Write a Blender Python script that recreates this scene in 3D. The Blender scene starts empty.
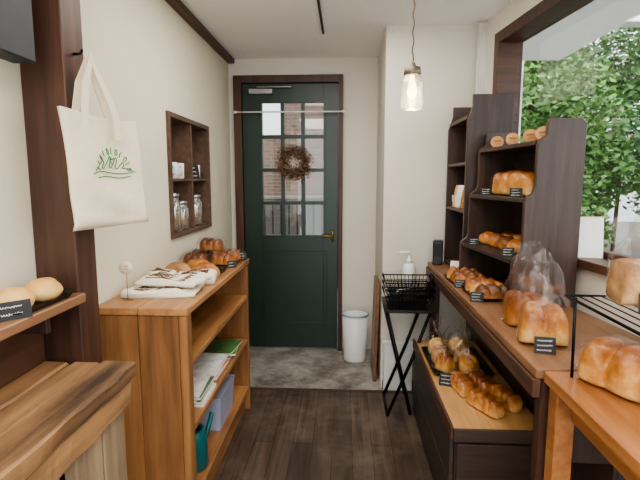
import bpy, bmesh, math, random
from mathutils import Vector, Matrix, noise
random.seed(7)
S=bpy.context.scene; C=S.collection
R=random.uniform
def sc(r,g,b):
    f=lambda c:(c/255/12.92 if c/255<=.04045 else ((c/255+.055)/1.055)**2.4)
    return (f(r),f(g),f(b),1)
def mul(c,k): return (min(1,c[0]*k),min(1,c[1]*k),min(1,c[2]*k),1)
# ---------------- materials
def nm(n):
    m=bpy.data.materials.new(n); m.use_nodes=True
    return m,m.node_tree,m.node_tree.nodes['Principled BSDF']
def vec(nt,coord='Object',scale=(1,1,1),rnd=True,rot=(0,0,0)):
    N=nt.nodes; L=nt.links
    tc=N.new('ShaderNodeTexCoord'); mp=N.new('ShaderNodeMapping')
    mp.inputs['Scale'].default_value=scale; mp.inputs['Rotation'].default_value=rot
    L.new(tc.outputs[coord],mp.inputs['Vector'])
    if rnd:
        oi=N.new('ShaderNodeObjectInfo'); mm=N.new('ShaderNodeMath'); mm.operation='MULTIPLY'; mm.inputs[1].default_value=37.
        L.new(oi.outputs['Random'],mm.inputs[0]); L.new(mm.outputs[0],mp.inputs['Location'])
    return mp.outputs['Vector']
def noi(nt,v,scale,detail=4,rough=.55):
    n=nt.nodes.new('ShaderNodeTexNoise'); n.inputs['Scale'].default_value=scale
    n.inputs['Detail'].default_value=detail; n.inputs['Roughness'].default_value=rough
    nt.links.new(v,n.inputs['Vector']); return n.outputs['Fac']
def ramp(nt,fac,stops):
    r=nt.nodes.new('ShaderNodeValToRGB'); cr=r.color_ramp
    while len(cr.elements)<len(stops): cr.elements.new(.5)
    for e,(p,c) in zip(cr.elements,stops): e.position=min(1,p); e.color=c
    nt.links.new(fac,r.inputs['Fac']); return r.outputs['Color']
def bump(nt,b,h,st,dist=.01):
    n=nt.nodes.new('ShaderNodeBump'); n.inputs['Strength'].default_value=st; n.inputs['Distance'].default_value=dist
    nt.links.new(h,n.inputs['Height']); nt.links.new(n.outputs['Normal'],b.inputs['Normal'])
def plain(n,c,rough=.5,metal=0,var=.1,scale=15,bmp=0,bs=60):
    m,nt,b=nm(n); v=vec(nt,rnd=False)
    nt.links.new(ramp(nt,noi(nt,v,scale),[(.3,mul(c,1-var)),(.7,mul(c,1+var))]),b.inputs['Base Color'])
    b.inputs['Roughness'].default_value=rough; b.inputs['Metallic'].default_value=metal
    if bmp: bump(nt,b,noi(nt,v,bs,5),bmp,.005)
    return m
def wood(n,c1,c2,axis=1,rough=.45,g=28,st=.25):
    m,nt,b=nm(n); s=[1,1,1]; s[axis]=.07
    v=vec(nt,scale=tuple(s)); f=noi(nt,v,g,7,.65)
    v2=vec(nt,scale=tuple(.4 if x==1 else .3 for x in s)); f2=noi(nt,v2,5,2)
    mx=nt.nodes.new('ShaderNodeMath'); mx.operation='ADD'; nt.links.new(f,mx.inputs[0]); nt.links.new(f2,mx.inputs[1])
    h=nt.nodes.new('ShaderNodeMath'); h.operation='MULTIPLY'; h.inputs[1].default_value=.5; nt.links.new(mx.outputs[0],h.inputs[0])
    nt.links.new(ramp(nt,h.outputs[0],[(.38,c1),(.5,tuple((a+b_)/2 for a,b_ in zip(c1,c2))),(.61,c2)]),b.inputs['Base Color'])
    b.inputs['Roughness'].default_value=rough; bump(nt,b,f,st,.004); return m
def breadm(n,lo,mid,hi,rough=.42):
    m,nt,b=nm(n); N=nt.nodes; L=nt.links
    tc=N.new('ShaderNodeTexCoord'); sp=N.new('ShaderNodeSeparateXYZ'); L.new(tc.outputs['Generated'],sp.inputs[0])
    v=vec(nt); f=noi(nt,v,18,6,.62)
    a=N.new('ShaderNodeMath'); a.operation='MULTIPLY_ADD'; a.inputs[1].default_value=1.0; L.new(f,a.inputs[0])
    a2=N.new('ShaderNodeMath'); a2.operation='MULTIPLY_ADD'; a2.inputs[1].default_value=.6; a2.inputs[2].default_value=-.15; L.new(sp.outputs['Z'],a2.inputs[0]); L.new(a2.outputs[0],a.inputs[2])
    L.new(ramp(nt,a.outputs[0],[(.36,lo),(.60,mid),(.88,hi)]),b.inputs['Base Color'])
    b.inputs['Roughness'].default_value=rough; bump(nt,b,noi(nt,v,60,4),.35,.004); return m
def clear(n,tint,gl,tr,rough=.1,bs=0,base=.35,bst=.7):
    m,nt,b=nm(n); N=nt.nodes; L=nt.links; N.remove(b)
    o=[x for x in N if x.type=='OUTPUT_MATERIAL'][0]
    t=N.new('ShaderNodeBsdfTransparent'); t.inputs[0].default_value=tint
    g=N.new('ShaderNodeBsdfGlossy'); g.inputs['Roughness'].default_value=rough; g.inputs['Color'].default_value=(1,1,1,1)
    d=N.new('ShaderNodeBsdfDiffuse'); d.inputs[0].default_value=(.9,.92,.93,1)
    m1=N.new('ShaderNodeMixShader'); m1.inputs[0].default_value=tr; L.new(t.outputs[0],m1.inputs[1]); L.new(d.outputs[0],m1.inputs[2])
    m2=N.new('ShaderNodeMixShader'); L.new(m1.outputs[0],m2.inputs[1]); L.new(g.outputs[0],m2.inputs[2])
    lw=N.new('ShaderNodeLayerWeight'); lw.inputs[0].default_value=.3
    mm=N.new('ShaderNodeMath'); mm.operation='MULTIPLY_ADD'; mm.inputs[1].default_value=gl; mm.inputs[2].default_value=gl*base
    L.new(lw.outputs['Fresnel'],mm.inputs[0]); L.new(mm.outputs[0],m2.inputs[0]); L.new(m2.outputs[0],o.inputs[0])
    if bs:
        v=vec(nt); bn=N.new('ShaderNodeBump'); bn.inputs['Strength'].default_value=bst; bn.inputs['Distance'].default_value=.008
        L.new(noi(nt,v,bs,3),bn.inputs['Height']); L.new(bn.outputs[0],g.inputs['Normal'])
    return m
def brickm(n,c1,c2,mor,scale,bw,rh,ms,rot=(0,0,0),rough=.8,grain=None,coord='Object'):
    m,nt,b=nm(n); v=vec(nt,coord,rot=rot,rnd=False)
    k=nt.nodes.new('ShaderNodeTexBrick'); nt.links.new(v,k.inputs['Vector'])
    k.inputs['Color1'].default_value=c1;k.inputs['Color2'].default_value=c2;k.inputs['Mortar'].default_value=mor
    k.inputs['Scale'].default_value=scale;k.inputs['Mortar Size'].default_value=ms
    k.inputs['Brick Width'].default_value=bw;k.inputs['Row Height'].default_value=rh
    col=k.outputs['Color']
    if grain:
        v2=vec(nt,coord,scale=grain,rnd=False); f=noi(nt,v2,30,7,.65)
        mx=nt.nodes.new('ShaderNodeMix'); mx.data_type='RGBA'; mx.blend_type='MULTIPLY'; mx.inputs[0].default_value=1
        nt.links.new(col,mx.inputs[6]); nt.links.new(ramp(nt,f,[(.3,(.5,.5,.5,1)),(.7,(1.6,1.6,1.6,1))]),mx.inputs[7]); col=mx.outputs[2]
        v3=vec(nt,coord,rnd=False); f3=noi(nt,v3,3.2,8,.75)
        m3=nt.nodes.new('ShaderNodeMix'); m3.data_type='RGBA'; nt.links.new(col,m3.inputs[6]); m3.inputs[7].default_value=sc(126,112,98)
        nt.links.new(ramp(nt,f3,[(.48,(0,0,0,1)),(.72,(.6,.6,.6,1))]),m3.inputs[0]); col=m3.outputs[2]
    nt.links.new(col,b.inputs['Base Color']); b.inputs['Roughness'].default_value=rough
    bump(nt,b,k.outputs['Fac'],-.4,.004); return m

M={}
M['wall']=plain('wall_cream_plaster',sc(224,216,195),.85,var=.06,scale=1.5,bmp=.25,bs=45)
M['wallb']=plain('wall_white_plaster',sc(222,216,205),.85,var=.05,scale=1.5,bmp=.2,bs=45)
M['ceil']=plain('ceiling_board',sc(246,246,245),.9,var=.04,scale=60,bmp=.6,bs=90)
M['floor']=brickm('floor_planks',sc(88,72,61),sc(68,55,46),sc(42,34,29),1,1.1,.105,.002,(0,0,math.pi/2),.36,(1,.06,1))
def slabm():
    m,nt,b=nm('entry_concrete'); v=vec(nt,rnd=False)
    nt.links.new(ramp(nt,noi(nt,v,4.5,9,.72),[(.34,sc(96,90,84)),(.48,sc(146,141,134)),(.62,sc(178,174,168))]),b.inputs['Base Color'])
    b.inputs['Roughness'].default_value=.5; bump(nt,b,noi(nt,v,40,5),.3,.004); return m
M['slab']=slabm()
M['dkw']=wood('dark_brown_timber',sc(58,38,30),sc(92,62,48),2)
M['dkwy']=wood('dark_brown_timber_lengthwise',sc(60,40,31),sc(96,66,50),1)
M['dark']=wood('espresso_wood',sc(52,40,36),sc(82,64,57),2,.42)
M['darkx']=wood('espresso_wood_boards',sc(52,40,36),sc(84,66,58),0,.42)
M['grey']=wood('dark_grey_brown_board',sc(52,44,41),sc(76,66,61),1,.5)
M['cub']=wood('cubby_walnut',sc(76,56,44),sc(114,88,70),1,.5)
M['oak']=wood('honey_oak',sc(128,86,52),sc(188,138,90),1,.38)
M['oakv']=wood('honey_oak_upright',sc(112,76,47),sc(168,120,76),2,.42)
M['oakd']=wood('walnut_counter',sc(104,74,52),sc(152,112,82),1,.4)
M['orange']=wood('cherry_table_wood',sc(136,84,48),sc(184,128,80),1,.35)
M['rustic']=wood('rustic_worn_wood',sc(62,46,35),sc(170,128,88),1,.65,16,1.)
M['rusticp']=wood('pale_rustic_plank',sc(110,92,72),sc(176,152,122),2,.7,14,.7)
M['lighttop']=wood('light_pine_top',sc(172,128,80),sc(212,168,114),1,.4)
M['door']=plain('dark_green_paint',sc(37,56,46),.35,var=.1,scale=4)
M['black']=plain('black_metal',sc(24,24,25),.4,.6,var=.1)
M['blackp']=plain('black_plastic',sc(24,24,26),.35,0,var=.1)
M['chalk']=plain('chalkboard_black',sc(40,42,44),.7,0,var=.15)
M['white']=plain('white_plastic',sc(232,232,228),.4,var=.02)
M['chalkw']=plain('chalk_white',sc(235,235,230),.8,var=.02)
M['cream']=plain('canvas_cream',sc(232,219,192),.9,var=.04,scale=40,bmp=.3,bs=300)
M['linen']=plain('cream_linen',sc(236,227,210),.9,var=.05,scale=30,bmp=.3,bs=200)
M['green']=plain('green_ink',sc(40,128,68),.8,var=.05)
M['brownink']=plain('brown_ink',sc(104,72,48),.8,var=.05)
M['blue']=plain('pale_blue_trim',sc(150,176,196),.4,var=.05)
M['brass']=plain('brass',sc(176,140,80),.3,.9,var=.05)
M['pewter']=plain('dull_pewter',sc(120,112,98),.45,.8,var=.1)
M['cordb']=plain('brown_cord',sc(86,66,44),.6,.2,var=.1)
M['steel']=plain('brushed_steel',sc(170,172,172),.3,.9,var=.05)
M['greybox']=plain('charcoal_panel',sc(56,57,61),.55,var=.05)
M['teal']=plain('teal_enamel',sc(30,104,106),.35,var=.08)
M['lav']=plain('pale_lavender_plastic',sc(172,178,202),.4,var=.05)
M['wick']=plain('grey_bin',sc(120,118,112),.5,var=.1)
M['paper']=plain('paper_white',sc(238,236,230),.7,var=.02)
M['woodslice']=wood('wood_slice',sc(166,116,68),sc(204,154,102),0,.6)
M['bark']=plain('tree_bark',sc(88,74,60),.9,var=.3,scale=10,bmp=.6)
M['cerealA']=plain('roasted_grain',sc(170,128,84),.8,var=.5,scale=80,bmp=.8,bs=120)
M['glass']=clear('window_glass',(.97,.985,.98,1),.10,.0,.02)
M['jarglass']=clear('jar_glass',(.95,.98,.97,1),.4,.08,.05)
M['bag']=clear('clear_cellophane',(.994,.996,.996,1),.26,.0,.07,22,.05,1.)
M['b1']=breadm('golden_crust',sc(238,198,130),sc(212,148,76),sc(150,88,42))
M['b2']=breadm('dark_crust',sc(192,136,80),sc(142,88,48),sc(94,56,32))
M['b3']=breadm('pale_bun',sc(234,200,142),sc(232,192,124),sc(218,168,100),.6)
M['b4']=breadm('brown_crust',sc(218,164,100),sc(182,114,60),sc(120,68,36))
M['b5']=breadm('grey_brown_square_loaf',sc(222,186,138),sc(196,152,104),sc(146,104,68),.7)
M['wreath']=plain('dried_flowers',sc(122,94,76),.9,var=.5,scale=40)
M['twig']=plain('vine_twig',sc(94,74,58),.9,var=.3,scale=40)
def leafm(n,a,b_,c):
    m,nt,b=nm(n); v=vec(nt,rnd=False); f=noi(nt,v,2.2,5,.7)
    nt.links.new(ramp(nt,f,[(.3,a),(.5,b_),(.72,c)]),b.inputs['Base Color']); b.inputs['Roughness'].default_value=.5
    return m
M['leaf']=leafm('green_leaves',sc(66,100,54),sc(106,146,80),sc(160,192,120))
M['leaf2']=leafm('deep_leaves',sc(56,88,52),sc(90,128,72),sc(136,168,102))
M['asph']=plain('pavement',sc(110,108,104),.9,var=.15,scale=4)
M['brick']=brickm('brown_brick',sc(100,76,64),sc(84,64,54),sc(110,98,88),1,.24,.075,.008,(math.pi/2,0,0))
M['bldg']=plain('pale_render',sc(218,221,220),.9,var=.05,scale=1)
M['gwall']=plain('grey_render',sc(96,94,90),.9,var=.1,scale=2)
M['dwall']=plain('dark_stone_render',sc(70,66,60),.9,var=.15,scale=5)
def emis(n,c,s):
    m,nt,b=nm(n); b.inputs['Base Color'].default_value=c; b.inputs['Emission Color'].default_value=c; b.inputs['Emission Strength'].default_value=s; return m
M['bulb']=emis('warm_bulb',sc(255,204,120),7)

# ---------------- geometry helpers
def obj(name,me,mat,parent=None,loc=(0,0,0),rot=(0,0,0),smooth=False):
    me.name=name; o=bpy.data.objects.new(name,me); C.objects.link(o)
    o.location=loc; o.rotation_euler=rot
    if parent: o.parent=parent
    if mat: me.materials.append(M[mat] if isinstance(mat,str) else mat)
    if smooth:
        for p in me.polygons: p.use_smooth=True
    return o
def tag(o,label=None,cat=None,group=None,kind=None):
    if label: o['label']=label
    if cat: o['category']=cat
    if group: o['group']=group
    if kind: o['kind']=kind
    return o
def thing(name,label,cat,loc=(0,0,0),rz=0,group=None,kind=None):
    e=bpy.data.objects.new(name,None); C.objects.link(e); e.location=loc; e.rotation_euler=(0,0,rz); e.empty_display_size=.05
    return tag(e,label,cat,group,kind)
def recenter(me,loc=None):
    xs=[v.co for v in me.vertices]
    c=Vector(((min(v.x for v in xs)+max(v.x for v in xs))/2,(min(v.y for v in xs)+max(v.y for v in xs))/2,min(v.z for v in xs)))
    me.transform(Matrix.Translation(-c)); return c
def boxes(name,bl,mat,parent=None,bev=.002,rot=(0,0,0)):
    bm=bmesh.new()
    for (x0,x1,y0,y1,z0,z1) in bl:
        r=bmesh.ops.create_cube(bm,size=1)
        for v in r['verts']:
            v.co=Vector((x0+(v.co.x+.5)*(x1-x0),y0+(v.co.y+.5)*(y1-y0),z0+(v.co.z+.5)*(z1-z0)))
    if bev: bmesh.ops.bevel(bm,geom=bm.edges[:],offset=bev,segments=1,affect='EDGES',clamp_overlap=True)
    me=bpy.data.meshes.new(name); bm.to_mesh(me); bm.free()
    c=recenter(me); return obj(name,me,mat,parent,c)
def box(name,x0,x1,y0,y1,z0,z1,mat,parent=None,bev=.002): return boxes(name,[(x0,x1,y0,y1,z0,z1)],mat,parent,bev)
def rough_plank(name,x0,x1,y0,y1,z0,z1,mat,parent,amp=.004,seed=0):
    NY=40; ring=[]
    for j in range(NY+1):
        y=y0+(y1-y0)*j/NY
        n=lambda k:amp*noise.noise(Vector((y*9,k*7.3+seed,seed*1.7)))*2
        pts=[(x0+n(1),z0+n(2)*.6),(x1+n(3),z0+n(4)*.6),(x1+n(5)+.001,z1-.006+n(6)*.5),(x1-.006+n(5),z1+n(7)*.3),(x0+.005+n(1),z1+n(8)*.3),(x0+n(1),z1-.005)]
        ring.append([(a,y,b) for a,b in pts])
    o=loft(name,ring,mat,parent,smooth=False); c=recenter(o.data); o.location=c; return o
def prism(name,poly,z0,z1,mat,parent=None,plane='xy',bev=.002):
    bm=bmesh.new(); n=len(poly)
    def P(a,b,z): return Vector((a,b,z)) if plane=='xy' else (Vector((z,a,b)) if plane=='yz' else Vector((a,z,b)))
    lo=[bm.verts.new(P(a,b,z0)) for a,b in poly]; hi=[bm.verts.new(P(a,b,z1)) for a,b in poly]
    bm.faces.new(lo[::-1]); bm.faces.new(hi)
    for i in range(n): bm.faces.new((lo[i],lo[(i+1)%n],hi[(i+1)%n],hi[i]))
    bmesh.ops.recalc_face_normals(bm,faces=bm.faces)
    if bev: bmesh.ops.bevel(bm,geom=bm.edges[:],offset=bev,segments=1,affect='EDGES',clamp_overlap=True)
    me=bpy.data.meshes.new(name); bm.to_mesh(me); bm.free(); c=recenter(me); return obj(name,me,mat,parent,c)
def tubes(name,polys,r,mat,parent=None,seg=6,loc=None):
    vs=[];fs=[]
    for pl in polys:
        pl=[Vector(p) for p in pl]
        closed=(pl[0]-pl[-1]).length<1e-6 and len(pl)>2
        base=len(vs); n=len(pl)
        pu=None
        for i,p in enumerate(pl):
            if closed: d=pl[(i+1)%(n-1)]-pl[(i-1)%(n-1)]
            else: d=pl[min(i+1,n-1)]-pl[max(i-1,0)]
            if d.length<1e-9: d=Vector((0,0,1))
            d.normalize()
            u=(pu-d*pu.dot(d)) if pu is not None else d.cross(Vector((0,0,1)) if abs(d.z)<.9 else Vector((1,0,0)))
            if u.length<1e-6: u=d.cross(Vector((1,.3,0)))
            u.normalize(); pu=u; w=d.cross(u)
            for k in range(seg):
                a=2*math.pi*k/seg; vs.append(p+u*math.cos(a)*r+w*math.sin(a)*r)
        for i in range(n-1):
            for k in range(seg):
                a=base+i*seg+k; b=base+i*seg+(k+1)%seg; fs.append((a,b,b+seg,a+seg))
        fs.append(tuple(base+k for k in range(seg))[::-1]); fs.append(tuple(base+(n-1)*seg+k for k in range(seg)))
    me=bpy.data.meshes.new(name); me.from_pydata(vs,[],fs); c=recenter(me); return obj(name,me,mat,parent,c,smooth=seg>5)
def loft(name,rings,mat,parent=None,loc=(0,0,0),rot=(0,0,0),cap=(1,1),smooth=True):
    vs=[];fs=[];n=len(rings[0])
    for r in rings: vs+= [Vector(p) for p in r]
    for i in range(len(rings)-1):
        for k in range(n):
            a=i*n+k;b=i*n+(k+1)%n; fs.append((a,b,b+n,a+n))
    if cap[0]: fs.append(tuple(range(n))[::-1])
    if cap[1]: fs.append(tuple((len(rings)-1)*n+k for k in range(n)))
    me=bpy.data.meshes.new(name); me.from_pydata(vs,[],fs)
    bm=bmesh.new(); bm.from_mesh(me); bmesh.ops.recalc_face_normals(bm,faces=bm.faces); bm.to_mesh(me); bm.free()
    return obj(name,me,mat,parent,loc,rot,smooth)
def lathe(name,prof,mat,parent=None,loc=(0,0,0),seg=28,cap=(1,1),smooth=True):
    return loft(name,[[(r*math.cos(2*math.pi*k/seg),r*math.sin(2*math.pi*k/seg),z) for k in range(seg)] for r,z in prof],mat,parent,loc,cap=cap,smooth=smooth)
def sg(x): return 1 if x>=0 else -1
def lobed(name,L,W,H,n,mat,parent=None,loc=(0,0,0),rz=0,tp=.22,tw=0,e=2.6,seed=0,p=4,per=12,lp_=.55):
    rings=[];N=n*per; rd=random.Random(seed*7+3); ls=[rd.uniform(.9,1.08) for _ in range(n)]
    for i in range(N+1):
        t=i/N; lob=abs(math.sin(math.pi*n*t))**lp_; li=ls[min(n-1,int(t*n))]
        q=min(.985,abs(2*t-1)); env=(1-q**p)**(1/p)
        w=W/2*env*(1-tp*.5+tp*.5*lob*li); h=H*(env*.85+.15 if q<.98 else .5)*(1-tp+tp*lob*li)
        ring=[]
        for k in range(28):
            a=2*math.pi*k/28; c=math.cos(a);s=math.sin(a); ee=e if s>0 else 5
            x=w*sg(c)*abs(c)**(2/ee); z=h*.5+h*.5*sg(s)*abs(s)**(2/ee); y=(t-.5)*L+tw*x*(1-q)
            nn=noise.noise(Vector((x*16+seed*3.1,y*16,z*16)))*.09*min(W,H)
            ring.append((x+nn*c*.6,y,max(0,z+nn*(s>0))))
        rings.append(ring)
    return loft(name,rings,mat,parent,loc,(0,0,rz))
def bun(name,r,h,mat,parent=None,loc=(0,0,0),rz=0,seed=0,asp=1):
    bm=bmesh.new(); bmesh.ops.create_icosphere(bm,subdivisions=4,radius=1)
    for v in bm.verts:
        c=v.co.copy(); nn=1+.08*noise.noise(c*1.6+Vector((seed*2.3,0,0)))+.02*noise.noise(c*6)
        z=c.z*.5+.38; z=max(z,0)
        v.co=Vector((c.x*r*nn*asp,c.y*r*nn,z*h*nn/.88 if z>0 else 0))
    me=bpy.data.meshes.new(name); bm.to_mesh(me); bm.free(); return obj(name,me,mat,parent,loc,(0,0,rz),True)
def plasticbag(name,w,d,h,parent,mat='bag',neck=.72,nr=.012,fl=.035,seed=0,loc=(0,0,0),sh=.42):
    rings=[];K=40
    lev=[0,.03,.12,.22,.32,sh,sh+(neck-sh)*.25,sh+(neck-sh)*.5,sh+(neck-sh)*.8,neck,neck+.03,neck+(1-neck)*.6,1]
    for j,t in enumerate(lev):
        if t<=sh: a=w/2*(1 if t>0 else .93); b=d/2*(1 if t>0 else .93); e=4
        elif t<neck:
            u=(t-sh)/(neck-sh); u=u*u*(3-2*u)*.5+u*.5; a=w/2*(1-u)+nr*u; b=d/2*(1-u)+nr*u; e=4-2*u
        else:
            u=(t-neck)/(1-neck); a=nr+(fl-nr)*u; b=nr*(1-u)+fl*.4*u; e=2
        ring=[]
        for k in range(K):
            an=2*math.pi*k/K; c=math.cos(an); s=math.sin(an)
            cr=1+(.06 if t>.02 else 0)*noise.noise(Vector((c*2+seed*5.3,s*2,t*5)))+(.14*math.sin(an*7+seed)*max(0,min(1,(t-sh)/.25)))
            ring.append((a*cr*sg(c)*abs(c)**(2/e),b*cr*sg(s)*abs(s)**(2/e),t*h*(1+(.05*math.sin(an*3+seed) if t==1 else 0))))
        rings.append(ring)
    return loft(name,rings,mat,parent,loc,cap=(1,0))
def flatbag(name,w,d,h,hb,parent,seed=0,loc=(0,0,0),lean=0):
    rings=[];K=56;N=20
    for j in range(N+1):
        t=j/N; z=t*h; u=max(0,(z-hb)/(h-hb))
        a=w/2*(1-.42*u+.03*math.sin(u*9+seed)); b=d/2*(1-u)**1.3+.006*(u>0)+.004*u; e=5-2.6*min(1,u*2)
        if j==0: a*=.95;b*=.93
        ring=[]
        for k in range(K):
            an=2*math.pi*k/K; c=math.cos(an); s=math.sin(an)
            x=a*sg(c)*abs(c)**(2/e); y=b*sg(s)*abs(s)**(2/e)
            cr=noise.noise(Vector((x*24+seed*5.3,y*12,z*16)))*(.003+.008*u)
            pk=.030*(1-abs(x-.012)/(a+.01)) # peaked mouth
            zz=z+((pk+.008*math.sin(x*90+seed)) if j==N else 0)+(pk*.5 if j==N-1 else 0)
            ring.append((x+cr+lean*u,y+cr*1.4+.010*math.sin(x*40+seed)*u,max(0,zz)))
        rings.append(ring)
    return loft(name,rings,'bag',parent,loc,cap=(1,0))
def price_card(x,y,z,rz=0,w=.06,h=.045,tilt=.3,rows=3,label='small black chalkboard price card with white handwriting',seed=0,group=None):
    t=thing('price_card',label,'sign',(x,y,z),rz,group)
    c=box('card',-w/2,w/2,-.0015,.0015,.0,h,'chalk',t,.0005)
    rnd=random.Random(seed); pl=[]
    for r_ in range(rows):
        zz=h*(1-(r_+.8)/(rows+.6)); x0=-w*.38; ww=w*.76*rnd.uniform(.7,1); n=26
        pl.append([(x0+ww*i/n+h*.03*math.cos(i*2.1),-.0022,zz+h*.065*math.sin(i*1.9+r_)*rnd.uniform(.2,1.3)) for i in range(n)])
    l=tubes('lettering',pl,.0007*w/.06,'chalkw',t,4)
    s=box('stand',-w*.25,w*.25,.002,.02,0,.008,'dark',t,.001)
    for o in (c,l):
        o.rotation_euler=(-tilt,0,0); p=Vector(o.location); o.location=Matrix.Rotation(-tilt,3,'X')@p
    return t
def tray(name,x,y,z,w,d,label,rz=0,mat='blackp'):
    t=thing(name,label,'tray',(x,y,z),rz)
    def rr(a,b,zz,r=.02):
        o=[]
        for cx,cy,a0 in ((a-r,b-r,0),(-a+r,b-r,90),(-a+r,-b+r,180),(a-r,-b+r,270)):
            for k in range(5):
                an=math.radians(a0+k*22.5); o.append((cx+r*math.cos(an),cy+r*math.sin(an),zz))
        return o
    a,b=w/2,d/2
    loft('tray_body',[rr(a-.012,b-.012,0),rr(a-.002,b-.002,.014),rr(a,b,.016),rr(a-.005,b-.005,.014),rr(a-.014,b-.014,.003)],mat,t,smooth=False)
    return t
WD=(.119,-.993); WO=(.85,2.93); WR=math.atan2(WD[1],WD[0])
def wl(s,n): return (WO[0]+WD[0]*s-WD[1]*n, WO[1]+WD[1]*s+WD[0]*n)
def wallx(y): return .85+.12*(2.93-y)

# ---------------- room shell
CE=2.35
tag(box('floor',-1.2,1.5,-1.6,2.97,-.06,0,'floor',bev=0),'dark worn wooden plank floor','floor',kind='structure')
tag(box('floor',-1.2,1.5,2.97,3.95,-.08,-.008,'slab',bev=0),'grey stained concrete entry slab by the door','floor',kind='structure')
tag(box('trim',-.93,.86,2.955,2.985,-.02,.004,'dkwy',bev=.001),'worn brown threshold strip between planks and concrete','trim',kind='structure').name='trim_1'
NY0,NY1,NZ0,NZ1=2.42,3.15,1.085,1.76
tag(boxes('wall_left',[(-1.1,-.93,-1.6,NY0,-.06,CE),(-1.1,-.93,NY1,3.95,-.06,CE),(-1.1,-.93,NY0,NY1,-.06,NZ0),(-1.1,-.93,NY0,NY1,NZ1,CE),(-1.1,-1.07,NY0,NY1,NZ0,NZ1)],'wall',bev=0),'cream plaster wall with a recessed niche','wall',kind='structure')
tag(boxes('wall_back',[(-.93,-.885,3.78,3.92,-.06,CE),(-.02,.25,3.78,3.92,-.06,CE),(-.885,-.02,3.78,3.92,2.215,CE)],'wallb',bev=0),'pale plaster wall around the door','wall',kind='structure')
tag(prism('wall_pillar',[(.25,3.05),(.84,3.05),(1.0,3.07),(1.0,3.92),(.25,3.92)],-.06,CE,'wallb',bev=0),'off-white plaster wall return beside the door alcove','wall',kind='structure')
tag(box('ceiling',-1.2,1.7,-1.6,3.95,CE,CE+.1,'ceil',bev=0),'white textured ceiling','ceiling',kind='structure')
def fr(o):
    o.rotation_euler=(0,0,WR); l=o.location; x,y=wl(l.x,l.y); o.location=(x,y,l.z); return o
ws=[(-.12,.09,0.004,.16,-.06,CE),(2.75,4.4,0,.16,-.06,CE),(.09,2.75,0,.16,-.06,1.05),(.09,2.75,0,.16,2.23,CE)]
tag(fr(boxes('wall_right',ws,'wallb',bev=0)),'pale wall around the large shop window','wall',kind='structure')
w=thing('window_1','large fixed shop window with brown timber frame','window',(WO[0],WO[1],0),WR,kind='structure')
boxes('frame',[(.09,.15,-.012,.13,1.05,2.23),(2.69,2.75,-.012,.13,1.05,2.23),(.15,2.69,-.012,.13,2.17,2.23),(.15,2.69,-.03,.13,1.05,1.085),(.15,2.69,.09,.13,1.085,1.11)],'dkwy',w)
box('glass_pane',.15,2.69,.105,.11,1.11,2.17,'glass',w,0)
tag(box('trim_2',-.93,-.88,-1.6,3.78,CE-.035,CE,'dkwy'),'thin dark brown ceiling trim','trim',kind='structure')
tag(box('trim_3',-.93,-.80,1.33,1.44,0,CE,'dkw',bev=.003),'dark reddish-brown timber post against the wall','post',kind='structure')
tag(box('trim_4',-.93,-.915,-.6,1.325,0,1.03,'dkwy'),'dark timber wainscot panel','panel',kind='structure')
tag(boxes('baseboard_back',[(.262,.83,3.02,3.05,-.008,.05)],'dkw'),'brown baseboard','baseboard',kind='structure')
tag(box('baseboard_left',-.93,-.918,2.8,3.70,0.0,.07,'dkwy'),'brown baseboard','baseboard',kind='structure')
t=thing('storage_box','white box standing against the wall return','box',(.36,2.995,0))
box('box_body',-.095,.095,-.018,.022,.005,.32,'white',t,.004); box('box_lid',-.1,.1,-.022,.023,.32,.345,'white',t,.003)
t=thing('window_blind','narrow gathered white blind with cord at the window edge','blind',(.825,2.985,1.80))
rg=[]
for j in range(2):
    z=j*.54
    rg.append([(-.028+.056*i/20,.006*math.sin(i*1.6)-.004,z) for i in range(21)]+[(.028-.056*i/20,.006*math.sin((20-i)*1.6)+.003,z) for i in range(21)])
loft('blind_fabric',rg,'paper',t); tubes('cord',[[(-.035,-.012,.54),(-.034,-.012,.1),(-.035,-.012,-.12)]],.002,'white',t,5)

# ---------------- door
d=thing('door_1','dark green timber door with a grid of glass panes above a solid panel','door',(-.45,3.78,0),kind='structure')
dx=lambda x:x+.45
boxes('door_frame',[(dx(-.885),dx(-.822),-.05,.08,-.008,2.215),(dx(-.055),dx(-.02),-.05,.08,-.008,2.215),(dx(-.822),dx(-.055),-.05,.08,2.158,2.215)],'dkw',d)
gx0,gx1,gz0,gz1=dx(-.665),dx(-.175),.955,2.01
L0,L1=dx(-.819),dx(-.058)
boxes('door_leaf',[(L0,gx0,-.02,.025,.005,2.153),(gx1,L1,-.02,.025,.005,2.153),(gx0,gx1,-.02,.025,.005,gz0),(gx0,gx1,-.02,.025,gz1,2.153)],'door',d,.001)
mb=[]
for i in (1,2): 
    x=gx0+(gx1-gx0)*i/3; mb.append((x-.015,x+.015,-.02,.02,gz0,gz1))
for i in (1,2,3):
    z=gz0+(gz1-gz0)*i/4; mb.append((gx0,gx1,-.018,.018,z-.014,z+.014))
mb+=[(gx0-.018,gx1+.018,-.027,-.02,gz0-.018,gz0),(gx0-.018,gx1+.018,-.027,-.02,gz1,gz1+.018),(gx0-.018,gx0,-.027,-.02,gz0,gz1),(gx1,gx1+.018,-.027,-.02,gz0,gz1)]
boxes('glazing_bars',mb,'door',d,.001)
box('glass_pane',gx0,gx1,-.002,.002,gz0,gz1,'glass',d,0)
boxes('panel_moulding',[(gx0-.03,gx1+.03,-.028,-.02,.80,.825),(gx0-.03,gx1+.03,-.028,-.02,.2,.225),(gx0-.03,gx0-.005,-.028,-.02,.225,.80),(gx1+.005,gx1+.03,-.028,-.02,.225,.80)],'door',d,.002)
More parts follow.
